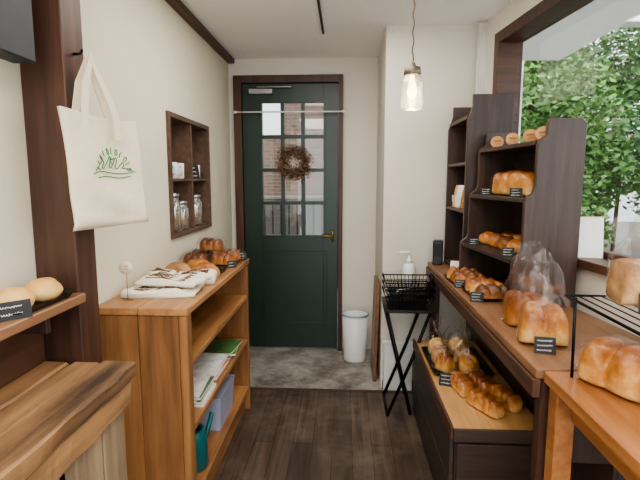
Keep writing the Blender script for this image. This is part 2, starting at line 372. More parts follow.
hd=tubes('door_handle',[[(dx(-.10),-.02,.955),(dx(-.10),-.06,.955),(dx(-.19),-.062,.955)],[(dx(-.10),-.022,.90),(dx(-.10),-.022,1.0)]],.009,'brass',d,8); hd['label']='brass lever handle'
boxes('door_closer',[(dx(-.76),dx(-.57),-.07,-.02,2.07,2.11),(dx(-.70),dx(-.42),-.055,-.045,2.118,2.13)],'steel',d,.004)
t=thing('curtain_rod','thin white tension rod across the door','rod',(-.44,3.70,1.93))
tubes('rod',[[(-.415,0,0),(.415,0,0)]],.006,'white',t,8)
tubes('end_cap',[[(-.435,0,0),(-.412,0,0)]],.011,'white',t,8); tubes('end_cap',[[(.412,0,0),(.435,0,0)]],.011,'white',t,8)
t=thing('wreath','dusty brown dried flower and twig wreath hanging on the door','wreath',(-.405,3.71,1.54))
pl=[]
for j in range(5):
    pl.append([((.092+.012*math.sin(5*a+j))*math.cos(a),.008*math.sin(7*a+j*2),(.092+.012*math.cos(4*a+j*1.7))*math.sin(a)) for a in [2*math.pi*i/40 for i in range(41)]])
tubes('twig_ring',pl,.006,'twig',t,5)
vs=[];fs=[]
for i in range(2600):
    a=R(0,2*math.pi); rr_=.094+random.gauss(0,.026); p=Vector((rr_*math.cos(a),R(-.04,.02),rr_*math.sin(a)))
    u=Vector((R(-1,1),R(-1,1),R(-1,1))).normalized(); v=u.cross(Vector((R(-1,1),R(-1,1),R(-1,1)))).normalized(); s=R(.005,.012)
    b=len(vs); vs+=[p-u*s,p+v*s*.5,p+u*s*1.4,p-v*s*.5]; fs.append((b,b+1,b+2,b+3))
me=bpy.data.meshes.new('dried_flowers'); me.from_pydata(vs,[],fs); obj('dried_flowers',me,'wreath',t)
tubes('hanger',[[(0,0.01,.1),(0,.02,.38)]],.0015,'twig',t,4)

t=thing('waste_bin','small white plastic bin with a pale blue rim beside the door','bin',(.085,3.56,-.008))
lathe('bin_body',[(.085,0),(.088,.01),(.103,.37),(.097,.37),(.082,.012)],'white',t)
lathe('rim',[(.103,.362),(.107,.364),(.107,.376),(.097,.376),(.097,.362)],'blue',t,cap=(0,0))
t=thing('leaning_board','brown wooden board leaning on the wall return','board',(.215,3.3,-.008))
o=box('board',-.012,.012,-.16,.16,0,.7,'oakd',t,.003); o.rotation_euler=(0,math.radians(1.5),0)

tag(box('ceiling_rail',-.155,-.142,2.35,3.15,CE-.012,CE,'blackp'),'short black rail fixed to the ceiling','rail')
t=thing('blackboard','charcoal grey panel hung high on the wall','board',(-.86,.95,1.71))
box('board_face',-.03,.035,-.5,.30,0,.55,'greybox',t,.004)
box('mounting_bracket',-.07,-.03,-.3,.2,.2,.3,'black',t,.002)

# ---------------- niche with contents
t=thing('wall_cubby','brown wood cubby shelf set into the wall niche','shelf',(-.99,(NY0+NY1)/2,NZ0))
ym=(NY0+NY1)/2
L_=lambda a:(a[0]+.99,a[1]+.99,a[2]-ym,a[3]-ym,a[4]-NZ0,a[5]-NZ0)
fx0,fx1=-1.068,-.915
boxes('cubby_frame',[L_(a) for a in [(fx0,fx1,NY0+.001,NY0+.03,NZ0+.001,NZ1-.001),(fx0,fx1,NY1-.03,NY1-.001,NZ0+.001,NZ1-.001),(fx0,fx1,NY0+.03,NY1-.03,NZ0+.001,NZ0+.028),(fx0,fx1,NY0+.03,NY1-.03,NZ1-.028,NZ1-.001)]],'cub',t)
box('back_panel',*L_((-1.069,-1.06,NY0+.03,NY1-.03,NZ0+.028,NZ1-.028)),'wallb',t,0)
DV=2.82
box('divider',*L_((-1.06,-.93,DV-.009,DV+.009,NZ0+.028,NZ1-.028)),'cub',t)
box('shelf_board',*L_((-1.06,-.93,NY0+.03,DV-.009,1.395,1.41)),'cub',t)
box('shelf_board',*L_((-1.06,-.93,DV+.009,NY1-.03,1.395,1.41)),'cub',t)
zf=NZ0+.028
def jar(x,y,z,r,h,label,fill=True):
    t=thing('glass_jar',label,'jar',(x,y,z),group='glass jars in the wall cubby')
    lathe('jar_glass',[(r*.9,0),(r,.008),(r,h*.72),(r*.75,h*.82),(r*.72,h*.88),(r*.68,h*.88),(r*.7,h*.8),(r*.94,h*.7),(r*.94,.01)],'jarglass',t,seg=20)
    if fill: lathe('contents',[(r*.88,.008),(r*.9,.012),(r*.9,h*.5),(r*.3,h*.55)],'cerealA',t,seg=20)
    lathe('lid',[(r*.78,h*.88),(r*.82,h*.9),(r*.82,h*.97),(r*.3,h)],'steel',t,seg=20)
jar(-.965,2.55,zf,.05,.22,'round glass storage jar filled with grain')
jar(-.965,2.69,zf,.045,.17,'smaller glass jar filled with grain')
jar(-.965,2.95,zf,.045,.2,'glass jar beside the cubby divider')
for x,y,lb in ((-.975,2.57,'white ceramic mug with a looped handle'),(-.985,2.71,'white ceramic mug at the back of the cubby'),(-.99,3.03,'white ceramic mug beside the small sign')):
    t=thing('mug',lb,'mug',(x,y,1.41),-.8)
    lathe('mug_body',[(.033,0),(.038,.005),(.04,.09),(.036,.09),(.034,.008)],'white',t,seg=24)
    tubes('handle',[[(.038,0,.07),(.06,0,.065),(.065,0,.045),(.055,0,.025),(.037,0,.02)]],.005,'white',t)
price_card(-.955,2.92,1.41,math.radians(60),.1,.09,.2,3,'black chalkboard sign with white writing in the cubby',3)

# ---------------- tote bag
hook=tubes('wall_hook',[[(0,0,0),(.02,0,0),(.028,0,.012)]],.004,'black',None,6); hook.location=(-.799+.014,1.384,1.765)
tag(hook,'small black coat hook on the post','hook')
t=thing('tote_bag','cream canvas tote bag with a hand-drawn green print','bag',(-.747,1.42,1.255),math.radians(75))
bw,bh=.335,.345
def tb(x,z,side):
    u=2*x/bw; q=z/bh; b=.012*(1-min(1,u**4))*(1-.5*q)+.004
    wr=.006*math.sin(9*q*2+u*3)*(1-q)*(1-min(1,abs(u)))+.007*noise.noise(Vector((x*9,z*9,side*3)))
    return side*(b)+wr+(.014*math.sin(u*2.4+.5))
rings=[]
for j in range(19):
    q=j/18; z=q*bh; half=bw/2*(1-.04*math.sin(q*3)); ring=[]
    sh=.03*(1-q)
    for i in range(25):
        x=-half+2*half*i/24; ring.append((x+sh,tb(x,z,-1)*(1 if j else .3),z-.01*(1-(x/half)**2)*(1 if q>.9 else 0)))
    for i in range(25):
        x=half-2*half*i/24; ring.append((x+sh,tb(x,z,1)*(1 if j else .3),z-.01*(1-(x/half)**2)*(1 if q>.9 else 0)))
    rings.append(ring)
loft('bag_body',rings,'cream',t,cap=(1,0))
def strap(sgn,yo):
    pts=[(-.085,yo*1.1+.0,.27),(-.08,yo,bh),(-.065,yo*.8,bh+.08),(-.045,yo*.6-.002,bh+.135),(-.035,yo*.4,bh+.17),(-.022,yo*.5,bh+.13),(.01,yo*.8,bh+.07),(.045,yo,bh),(.05,yo*1.1,.27)]
    rr=[]
    for i,p in enumerate(pts):
        wv=.013
        dx_=pts[min(i+1,len(pts)-1)][0]-pts[max(i-1,0)][0]; dz_=pts[min(i+1,len(pts)-1)][2]-pts[max(i-1,0)][2]
        l=math.hypot(dx_,dz_); nx,nz=-dz_/l,dx_/l
        if 2<i<6: wv=.008
        rr.append([(p[0]+nx*wv,p[1]-.0015,p[2]+nz*wv),(p[0]-nx*wv,p[1]-.0015,p[2]-nz*wv),(p[0]-nx*wv,p[1]+.0015,p[2]-nz*wv),(p[0]+nx*wv,p[1]+.0015,p[2]+nz*wv)])
    loft('strap',rr,'cream',t,smooth=False)
strap(1,-.016); strap(1,.016)
def onbag(pts):
    out=[]
    for x,z in pts:
        q=z/bh; out.append((x+.03*(1-q),tb(x,z,-1)-.0015,z))
    return out
cx,cz=.02,.185
def sp_(pts,n=6):
    o=[]; P=[pts[0]]+pts+[pts[-1]]
    for i in range(1,len(P)-2):
        for k in range(n):
            t=k/n; f=lambda j:.5*((2*P[i][j])+(-P[i-1][j]+P[i+1][j])*t+(2*P[i-1][j]-5*P[i][j]+4*P[i+1][j]-P[i+2][j])*t*t+(-P[i-1][j]+3*P[i][j]-3*P[i+1][j]+P[i+2][j])*t**3)
            o.append((cx+f(0),cz+f(1)))
    o.append((cx+pts[-1][0],cz+pts[-1][1])); return onbag(o)
# arch of small slanted leaf strokes, looping line inside, wide flat base line
st=[]
for i in range(11):
    a=math.pi*(1-i/10); r1x,r1z=.070,.048; x0,z0=r1x*math.cos(a),-.006+r1z*math.sin(a)
    dx_,dz_=math.cos(a)*.016+.004,math.sin(a)*.014+.006
    st.append(sp_([(x0,z0),(x0+dx_*.5-.003,z0+dz_*.5+.002),(x0+dx_,z0+dz_)],4))
    if i%2==0: st.append(sp_([(x0+.004,z0-.002),(x0+.004+dx_*.5+.003,z0-.002+dz_*.5-.001),(x0+dx_,z0+dz_)],4))
st+=[sp_([(-.105,-.020),(-.06,-.012),(-.01,-.016),(.05,-.018),(.11,-.010)]),
    sp_([(-.09,-.012),(-.072,.004),(-.052,.020),(-.046,.010),(-.054,.0),(-.044,-.002),(-.028,.016),(-.014,.034),(-.008,.026),(-.016,.006),(-.006,.0),(.008,.018),(.020,.032),(.026,.022),(.014,.004),(.026,-.002),(.042,.010),(.054,.018),(.058,.008),(.05,.0),(.07,.0),(.095,-.008)]),
    sp_([(0,.010),(-.012,.022),(-.008,.030),(0,.024),(.008,.030),(.012,.022),(0,.010)],4),
    sp_([(-.08,-.031),(-.03,-.027),(.03,-.032),(.085,-.026)])]
tubes('green_print',st,.0014,'green',t,5)

# ---------------- bread shelf on the near left wall
t=thing('wall_shelf','short brown wooden wall shelf beside the post','shelf',(-.85,.9,1.038))
box('shelf_board',-.064,.075,-.55,.425,0,.028,'oakd',t,.003)
for yy in (-.3,.30): box('bracket',-.064,.03,yy,yy+.02,-.06,0,'dark',t)
zs=1.066
tray('bread_tray',-.846,1.17,zs,.13,.25,'black tray holding pale round buns')
for i,(x,y,r) in enumerate([(-.842,1.115,.047),(-.842,1.23,.047)]):
    tag(bun('round_bun',r,.062,'b3',None,(x,y,zs+.003),i,i),'pale golden round bun on a black tray','bread','round buns on the wall shelf')
tag(bun('round_bun',.047,.062,'b3',None,(-.85,.98,zs),2,7),'pale golden round bun without a tray','bread','round buns on the wall shelf')
price_card(-.795,1.05,zs,math.radians(48),.075,.045,.25,2,'black chalkboard card with white handwritten bread name and price',11)

# ---------------- near left rustic table
t=thing('display_table','rustic worn wooden display table','table',(-.78,.8,0))
o=lambda a:(a[0]+.78,a[1]+.78,a[2]-.8,a[3]-.8,a[4],a[5])
rough_plank('top_plank',*o((-.912,-.835,.1,1.312,.820,.853)),'rustic',t,.004,1)
rough_plank('top_plank',*o((-.829,-.742,.1,1.318,.818,.851)),'rustic',t,.004,2)
rough_plank('top_plank',*o((-.736,-.635,.1,1.322,.81,.855)),'rustic',t,.006,3)
rough_plank('apron',*o((-.665,-.640,.1,1.305,.735,.805)),'rustic',t,.005,4)
box('apron',*o((-.90,-.667,1.285,1.305,.745,.813)),'rustic',t,.003)
for a in ((-.69,-.655,1.16,1.28,0,.73),(-.69,-.655,1.03,1.152,0,.73),(-.90,-.86,1.15,1.27,0,.813),(-.69,-.655,.12,.25,0,.73)): box('leg',*o(a),'rusticp',t,.004)
box('lower_shelf',*o((-.90,-.695,.1,1.28,.30,.325)),'rustic',t,.003)

# ---------------- left shelf unit
ZT=.935; XF=-.572; YN,YF=1.63,2.72
t=thing('display_shelf','honey-brown wooden open shelf unit against the cream wall','shelf',(-.77,2.2,0))
o=lambda a:(a[0]+.77,a[1]+.77,a[2]-2.2,a[3]-2.2,a[4],a[5])
box('top_board',*o((-.926,-.76,YN-.01,YF+.01,ZT-.028,ZT)),'oak',t,.003); box('top_board',*o((-.758,XF,YN-.01,YF+.01,ZT-.028,ZT)),'oak',t,.003)
zb=ZT-.029
for a in ((-.924,-.765,YN,YN+.03,0,zb),(-.763,-.61,YN,YN+.03,0,zb),(-.608,XF-.006,YN-.003,YN+.05,0,zb),(-.924,XF-.006,YF-.03,YF,0,zb)): box('side_panel',*o(a),'oakv',t,.002)
box('back_panel',*o((-.925,-.917,YN+.03,YF-.03,.02,zb)),'oakd',t)
for z in (.72,.45,.15): box('shelf_board',*o((-.916,XF-.01,YN+.051,YF-.031,z-.025,z)),'oak',t)
box('kick_board',*o((-.63,-.61,YN+.051,YF-.031,.0,.12)),'oak',t)
def mag(x,y,z,rz,col,w=.15,l=.21,h=.006,lab='thin magazine with a coloured cover'):
    t=thing('magazine',lab,'magazine',(x,y,z),rz,'magazines on the shelf unit')
    box('pages',-w/2,w/2,-l/2,l/2,.0008,h-.0008,'paper',t,0)
    c=plain('cover_%d'%int(x*1e4+y*1e3+z*1e5),col,.4,var=.25,scale=25)
    boxes('cover',[(-w/2-.001,w/2+.001,-l/2-.001,l/2+.001,h-.0008,h),(-w/2-.001,w/2+.001,-l/2-.001,l/2+.001,0,.0008)],c,t,0)
    return h
def stack(x,y,z,cols,labs):
    for c,l in zip(cols,labs): z+=mag(x+R(-.012,.012),y+R(-.012,.012),z,R(-.12,.12),c,h=R(.008,.016),lab=l+' lying in a pile')
stack(-.68,1.93,.45,[sc(220,215,205),sc(150,170,120),sc(235,232,225),sc(90,110,80),sc(225,220,214)],['white magazine','green covered magazine','white magazine','dark green magazine','white magazine on top'])
stack(-.68,2.20,.45,[sc(240,238,230),sc(200,120,90),sc(235,235,240),sc(240,240,236)],['white magazine','orange covered magazine','white magazine','white leaflet on top'])
stack(-.68,2.47,.45,[sc(60,100,60),sc(110,140,70),sc(80,120,70)],['dark green magazine','olive covered magazine','green covered magazine'])
t=thing('storage_bin','pale lavender plastic storage bin on the bottom shelf','box',(-.72,2.30,.15))
def taper(name,a,b,a2,b2,h,mat,t,loc=(0,0,0)):
    q=lambda a,b,z:[(a,b,z),(-a,b,z),(-a,-b,z),(a,-b,z)]
    return loft(name,[q(a,b,0),q(a2,b2,h),q(a2-.004,b2-.004,h),q(a-.004,b-.004,.005)],mat,t,loc,smooth=False)
taper('bin_body',.10,.13,.11,.145,.17,'lav',t); taper('rim',.112,.147,.114,.149,.012,'lav',t,(0,0,.165))
t=thing('paper_bundle','folded white paper bags in the lavender bin','paper',(-.72,2.30,.156))
for a in ((-.08,-.05,-.1,.1,0,.2),(-.04,-.01,-.11,.09,0,.215),(0,.035,-.1,.1,0,.19)): box('paper_sheet',*a,'paper',t,.004)
t=thing('watering_can','teal enamel watering can on the bottom shelf','can',(-.67,1.88,.15),math.radians(60))
lathe('can_body',[(.07,0),(.075,.006),(.07,.12),(.06,.17),(.045,.175),(.045,.165),(.062,.01)],'teal',t)
tubes('spout',[[(.06,0,.05),(.1,0,.12),(.13,0,.19)]],.011,'teal',t,10)
tubes('handle',[[(-.06,0,.14),(-.09,0,.17),(-.085,0,.22),(-.02,0,.245),(.035,0,.22),(.045,0,.18)]],.007,'teal',t,8)

zt=ZT
def cloth(x,y,z,w,l,h,rz,seed):
    t=thing('folded_cloth','cream linen cloth folded, with brown printed stripes','cloth',(x,y,z),rz,'folded cream cloths')
    rings=[]; 
    def top(xx,yy): return .009*noise.noise(Vector((xx*18,yy*18,seed*3)))+.006*math.sin(xx*30+yy*14+seed)
    for j in range(17):
        v=j/16; yy=(v-.5)*l; ring=[]
        for k in range(32):
            a=2*math.pi*k/32; c=math.cos(a); s=math.sin(a)
            xx=w/2*sg(c)*abs(c)**.45*(1+.06*noise.noise(Vector((v*3,seed,c)))); zz=h*.5+h*.5*sg(s)*abs(s)**.5
            zz*= (1 if 0<j<16 else .7)
            if s>0: zz+=top(xx,yy)
            ring.append((xx,yy+.01*noise.noise(Vector((c*2,s*2,seed+v))),max(0,zz)))
        rings.append(ring)
    loft('cloth_body',rings,'linen',t)
    pl=[]
    for i in range(5):
        yy=-l*.40+i*l*.16; pl.append([(-w*.34+w*.66*j/26,yy+.004*math.sin(j*2.3+i),h+top(-w*.34+w*.66*j/26,yy)+.0015) for j in range(27)])
    tubes('printed_stripes',pl,.0024,'brownink',t,4)
cloth(-.75,1.86,zt,.29,.19,.03,.12,1); cloth(-.72,1.89,zt+.036,.27,.16,.028,-.15,4); cloth(-.68,2.06,zt,.18,.12,.05,.2,6); cloth(-.84,2.07,zt,.1,.13,.05,.1,9)
t=thing('name_tag','round cream tag on a thin wire stand','sign',(-.845,1.73,zt))
tubes('stand',[[(0,0,0),(0,0,.12)],[(-.02,0,.002),(.02,0,.002)]],.0014,'brass',t,5)
o=lathe('tag_disc',[(.026,0),(.026,.002)],'cream',t,(0,-.003,.13),24); o.rotation_euler=(math.radians(90),0,.5)
tubes('lettering',[[(-.013+.003*i,-.0075,.137+.003*math.sin(i*2)) for i in range(9)],[(-.011+.003*i,-.0075,.125+.002*math.sin(i*2.6)) for i in range(8)]],.0009,'brownink',t,4)
tray('bread_tray',-.75,2.27,zt,.28,.24,'black tray with pale rolls on the shelf unit')
tray('bread_tray',-.75,2.56,zt,.30,.28,'black tray with brown glazed loaves')
def wrapped(name,x,y,z,L,W,H,n,mat,rz,seed,lab,grp,tp=.25,tw=0,p=5,e=3,lp_=.55):
    tt=thing(name,lab,'bread',(x,y,z),rz,grp)
    lobed('loaf',L,W,H,n,mat,tt,(0,0,.002),0,tp,tw,seed=seed,p=p,e=e,lp_=lp_)
    rings=[]
    for i in range(15):
        t_=i/14; q=abs(2*t_-1); y_=(t_-.5)*L*(1.28 if L<.3 else 1.12); k=1 if q<.78 else max(.08,(1-q)/.22)
        ring=[]
        for j in range(28):
            a=2*math.pi*j/28; c=math.cos(a); s=math.sin(a)
            xx=(W*.5+.006)*(k*.4+.6)*sg(c)*abs(c)**.6; zz=(H*.5+.003)+(H*.5+.005)*k*sg(s)*abs(s)**.6
            nn=.006*noise.noise(Vector((xx*30,y_*30,zz*30+seed)))
            ring.append((xx+nn,y_,max(.0005,zz+nn)))
        rings.append(ring)
    loft('plastic_wrap',rings,'bag',tt)
    return tt
for i,(x,y) in enumerate([(-.82,2.22),(-.68,2.21),(-.75,2.32)]):
    tag(lobed('floured_roll',.14,.08,.065,1,'b5' if i==0 else 'b1',None,(x,y,zt+.003),R(-.3,.3)+1.2,.1,e=2.2,seed=i,p=2.2,per=18),'pale floured oval roll on a tray' if i==0 else 'golden oval roll on a tray','bread','oval rolls on the shelf unit')
for i,(x,y,a) in enumerate([(-.82,2.49,1.3),(-.67,2.49,1.2),(-.82,2.62,1.4),(-.67,2.63,1.3),(-.75,2.56,1.3)]):
    zz=zt+.003+(.07 if i==4 else 0)
    wrapped('glazed_loaf',x,y,zz,.13,.085,.065,3,'b2' if i%2==0 else 'b4',a,i+4,'brown glazed braided bread in clear wrap','glazed braided breads on the shelf unit',.3,.35)
price_card(-.60,2.66,zt,math.radians(30),.06,.05,.3,3,seed=31)
price_card(-.60,2.42,zt,math.radians(30),.05,.04,.3,2,seed=32)

# ---------------- pendant lamp
px,py=.30,2.2
t=thing('pendant_lamp','glass jar pendant lamp on a thin twisted cord','lamp',(px,py,CE))
lathe('ceiling_rose',[(.035,-.015),(.035,0)],'pewter',t)
tubes('cord',[[(.003*math.sin(i*.9),.003*math.cos(i*.9),-.01-.0108*i) for i in range(40)]],.0028,'cordb',t,6)
tubes('cord_loop',[[(.0,0,-.09),(.02,0,-.075),(.024,0,-.05),(.006,0,-.03)]],.003,'cordb',t,6)
lathe('socket_cap',[(.012,-.425),(.016,-.44),(.036,-.445),(.039,-.475),(.033,-.48)],'pewter',t)
lathe('jar_shade',[(.034,-.478),(.037,-.487),(.050,-.503),(.052,-.515),(.052,-.612),(.046,-.628),(.03,-.632),(.0301,-.626),(.046,-.608),(.048,-.515),(.033,-.49)],'jarglass',t,cap=(0,0))
lathe('light_bulb',[(.01,-.48),(.011,-.50),(.021,-.535),(.023,-.552),(.016,-.572),(.004,-.58)],'bulb',t)

# ---------------- back right counter
t=thing('window_counter','long brown wooden counter under the shop window','counter',(.75,2.1,0))
Y0,Y1=1.255,2.97
pt=lambda x,y:(x-.75,y-2.1)
prism('counter_top',[pt(.53,Y0),pt(wallx(Y0)-.035,Y0),pt(wallx(Y1)-.035,Y1),pt(.53,Y1)],.855,.885,'oakd',t,bev=.003)
o=lambda a:(a[0]-.75,a[1]-.75,a[2]-2.1,a[3]-2.1,a[4],a[5])
box('front_board',*o((.522,.545,Y0,Y1,.80,.854)),'dkwy',t,.003)
box('back_panel',*o((.785,.80,1.30,2.96,.02,.854)),'dark',t)
box('leg',*o((.55,.60,Y0+.01,Y0+.05,0,.854)),'dkw',t)
box('leg',*o((.55,.60,2.90,2.95,0,.854)),'dkw',t)
box('side_rail',*o((.601,.784,Y0+.015,Y0+.035,.6,.853)),'dark',t)

# ---------------- lower drawer cabinet
t=thing('drawer_cabinet','low plain dark grey-brown cabinet with a light wooden top','cabinet',(.595,2.21,0))
o=lambda a:(a[0]-.595,a[1]-.595,a[2]-2.21,a[3]-2.21,a[4],a[5])
box('body',*o((.435,.77,1.725,2.71,.0,.425)),'dark',t,.003)
box('top_board',*o((.425,.775,1.715,2.72,.426,.45)),'lighttop',t,.003)
box('edge_strip',*o((.412,.424,1.705,2.725,.41,.458)),'dkwy',t)
box('edge_strip',*o((.425,.775,1.703,1.714,.40,.452)),'darkx',t)
box('end_panel',*o((.44,.765,1.712,1.7245,.0,.385)),'darkx',t)
for z0,z1 in ((.02,.21),(.215,.40)): box('drawer_front',*o((.418,.4345,1.74,2.70,z0,z1)),'grey',t)

# ---------------- near right table
t=thing('side_table','orange-brown wooden table beside the window','table',(.79,.8,0))
o=lambda a:(a[0]-.79,a[1]-.79,a[2]-.8,a[3]-.8,a[4],a[5])
for a,b in ((.548,.70),(.701,.86),(.861,1.025)): box('top_plank',*o((a,b,.25,1.25,.850,.883)),'orange',t,.003)
box('apron',*o((.60,.62,.32,1.19,.768,.849)),'orange',t); box('apron',*o((.621,.97,1.20,1.22,.768,.849)),'orange',t)
for x,y in ((.56,1.19),(.56,.26),(.965,1.19),(.965,.26)): box('leg',*o((x,x+.05,y,y+.05,0,.849)),'orange',t,.003)
box('stretcher',*o((.575,.60,.311,1.189,.42,.46)),'orange',t)
box('stretcher',*o((.611,.964,1.20,1.22,.42,.46)),'orange',t)
t=thing('storage_crate','grey plastic crate under the table','box',(.79,.95,0))
taper('crate_body',.13,.18,.15,.2,.30,'wick',t); taper('rim',.152,.202,.156,.206,.02,'wick',t,(0,0,.29))

# ---------------- tall shelf A
t=thing('shelf_rack','tall espresso-brown shelf rack on the window counter','shelf',(.75,2.73,.885))
o=lambda a:(a[0]-.75,a[1]-.75,a[2]-2.73,a[3]-2.73,a[4]-.885,a[5]-.885)
pa=[(.63-.75,.0),(.862-.75,.0),(.862-.75,.955),(.655-.75,.955),(.655-.75,.90),(.63-.75,.82)]
prism('side_panel',pa,-.23,-.21,'dark',t,plane='xz')
pb=[(x if x<.1 else .06,z) for x,z in pa]
prism('side_panel',pb,.21,.23,'dark',t,plane='xz')
for z in (.89,1.225,1.48): box('shelf_board',*o((.632,.81,2.521,2.939,z,z+.018)),'dkwy',t)
box('shelf_board',*o((.632,.80,2.521,2.939,1.72,1.74)),'dkwy',t)
box('back_panel',*o((.81,.818,2.521,2.939,.89,1.83)),'dark',t)
def pouch(x,y,z,c,lab,h=.13):
    t=thing('snack_pouch',lab,'package',(x,y,z),R(-.3,.3)-math.pi/2,'packets on the tall shelf')
    rings=[]
    for j in range(9):
        q=j/8; th=.022*(1-q)**.6+.002
        rings.append([(.038*c_,th*s_,q*h) for c_,s_ in ((1,0),(.8,1),(0,1.2),(-.8,1),(-1,0),(-.8,-1),(0,-1.2),(.8,-1))])
    loft('pouch_body',rings,c,t); box('label_patch',-.02,.02,-.027,-.025,.03,.07,'paper',t,0)
for i,y in enumerate((2.57,2.66,2.75,2.84)):
    pouch(.672,y,1.243,('paper','cerealA','paper','b3')[i],('white paper packet with a label','brown kraft packet with a white label','white paper packet with a label','golden biscuit packet with a label')[i])

# ---------------- stepped shelf B
sx,sy=wl(.46,0)
t=thing('stepped_shelf','espresso-brown stepped display shelf facing the shop','shelf',(sx,sy,.885),WR)
def sidep(x0,x1,e=0):
    prof=[(-.04,0),(-.04,.735),(-.06,.755),(-.185,.755),(-.195,.74),(-.197,.69),(-.225,.672),(-.232,.65),(-.232,.49),(-.242,.465),(-.268,.448),(-.272,.43),(-.272,.25),(-.280,.225),(-.305,.205),(-.31,.185),(-.31,0)]
    prism('side_panel',prof,x0,x1,'dark',t,plane='yz')
sidep(.56,.58); sidep(0,.02)
for z,fy in ((.20,-.312),(.445,-.275),(.67,-.236)): box('shelf_board',.021,.559,fy,-.05,z-.018,z,'darkx',t)
box('back_panel',.021,.559,-.049,-.041,.1,.70,'darkx',t)
BZ=[.885+z for z in (.20,.445,.67)]
def onB(s,n): return wl(.46+s,n)
for i,s in enumerate((.09,.25,.41,.51)):
    x,y=onB(s,-.175); tt=thing('price_disc','round wood-slice price tag standing on the top shelf','sign',(x,y,BZ[2]),-.35+R(-.3,.3),'wood-slice price tags on the top shelf')
    d_=lathe('disc',[(.028,0),(.030,.002),(.030,.005),(.028,.006)],'woodslice',tt,(0,0,.030),20); d_.rotation_euler=(math.radians(76),0,0)
    tubes('lettering',[[(-.016+.004*k,-.0085,.036+.004*math.sin(k*2+i)) for k in range(9)],[(-.012+.004*k,-.0075,.022+.003*math.sin(k*2.5)) for k in range(7)]],.0014,'brownink',tt,4)
    box('foot',-.012,.012,-.002,.012,0,.006,'dark',tt,.001)
x,y=onB(.30,-.16); wrapped('wrapped_loaf',x,y,BZ[1],.36,.13,.11,4,'b1',WR-math.pi/2,21,'large golden mountain-top loaf in clear wrap',None,.28)
for i,s in enumerate((.50,.40,.30,.20,.10)):
    x,y=onB(s,-.20); tag(bun('glossy_roll',.046,.062,('b4','b1','b2')[i%3],None,(x,y,BZ[0]),i,i+30),'small glossy golden-brown roll on the lower shelf','bread','small rolls on the lower stepped shelf')
for i,s in enumerate((.45,.34,.23,.12)):
    x,y=onB(s,-.105); tag(bun('glossy_roll',.046,.066,('b1','b4')[i%2],None,(x,y,BZ[0]),i,i+50),'small glossy golden-brown roll in the back row','bread','small rolls on the lower stepped shelf')
def cardB(s,n,z,w=.065,h=.05,seed=0):
    x,y=onB(s,n); price_card(x,y,z,WR+1.25,w,h,.3,3,seed=seed)
cardB(.46,-.25,BZ[1],.05,.04,51); cardB(.16,-.25,BZ[1],.045,.035,52); cardB(.50,-.29,BZ[0],.05,.04,53); cardB(.14,-.29,BZ[0],.045,.035,54)
for k,(yy,xx) in enumerate(((2.36,.62),(2.09,.645))):
    tray('bread_tray',xx,yy,.885,.18,.25,'black tray with golden-brown breads on the counter',.05)
    for i in range(3):
        tag(lobed('glazed_roll',.16,.078,.068,3,('b4','b2','b1')[(i+k)%3],None,(xx,yy-.078+.078*i,.888),math.pi/2+R(-.2,.2),.32,.35,seed=i+40+k*5,p=2.6),'glossy brown lobed roll','bread','glazed rolls on the counter trays')
price_card(.565,1.97,.885,math.radians(-15),.055,.042,.3,3,seed=61); price_card(.555,2.23,.885,math.radians(-15),.05,.04,.3,3,seed=62)

def bagloaf(x,y,z,L,W,H,n,mat,rz,bh_,lab,grp,seed,tp=.25,lean=0,e=3.2,p=6):
    tt=thing('bagged_loaf',lab,'bread',(x,y,z),rz,grp)
    lobed('loaf',L,W,H,n,mat,tt,(0,0,.003),0,tp,0,seed=seed,p=p,e=e,per=14 if n>1 else 24)
    b=flatbag('plastic_bag',L*1.08,W*1.14,bh_,H*1.05,tt,seed=seed,lean=lean); b.rotation_euler=(0,0,math.pi/2)
    return tt
bagloaf(.635,1.48,.885,.14,.125,.12,2,'b1',math.radians(75),.27,'golden loaf standing in a tall clear bag','bagged loaves on the counter',71,lean=.01)
bagloaf(.655,1.67,.885,.14,.12,.115,2,'b4',math.radians(95),.28,'brown loaf standing in a tall clear bag','bagged loaves on the counter',72,lean=-.01)
price_card(.60,1.37,.885,math.radians(-12),.06,.05,.3,3,'black chalkboard price card in front of the bagged loaves',74)

wrapped('large_loaf',.755,1.02,.883,.46,.135,.118,6,'b1',math.radians(27),80,'large golden ridged pull-apart loaf in clear wrap',None,.42,.25,p=9,e=2.6,lp_=.8)
t=thing('wire_rack','black wire riser rack on the table','rack',(.81,.99,.883))
rz_=.215; P=[]
X0,X1,YA,YB=-.225,.19,-.24,.245
P+=[[(X0,YA,rz_),(X1,YA,rz_),(X1,YB,rz_),(X0,YB,rz_),(X0,YA,rz_)]]
legs=[[(x*.92,y*.90,0),(x*.94,y*.90,rz_)] for x in (X0,X1) for y in (YA,YB)]
tubes('frame',P+legs,.004,'black',t,8)
tubes('wire_shelf',[[(X0+(X1-X0)*i/14,YA,rz_),(X0+(X1-X0)*i/14,YB,rz_)] for i in range(1,14)],.0018,'black',t,5)
bagloaf(.745,1.14,.883+rz_+.004,.17,.125,.10,1,'b5',math.radians(80),.21,'low square grey-brown loaf in a clear bag on the wire rack','bagged loaves on the wire rack',81,tp=.03,e=6,p=12)
bagloaf(.925,1.14,.883+rz_+.004,.14,.12,.11,2,'b1',math.radians(85),.24,'golden loaf in a clear bag on the wire rack','bagged loaves on the wire rack',82)
price_card(.69,1.05,.883+rz_+.004,math.radians(-20),.055,.045,.3,3,'black chalkboard price card on the wire rack',85)

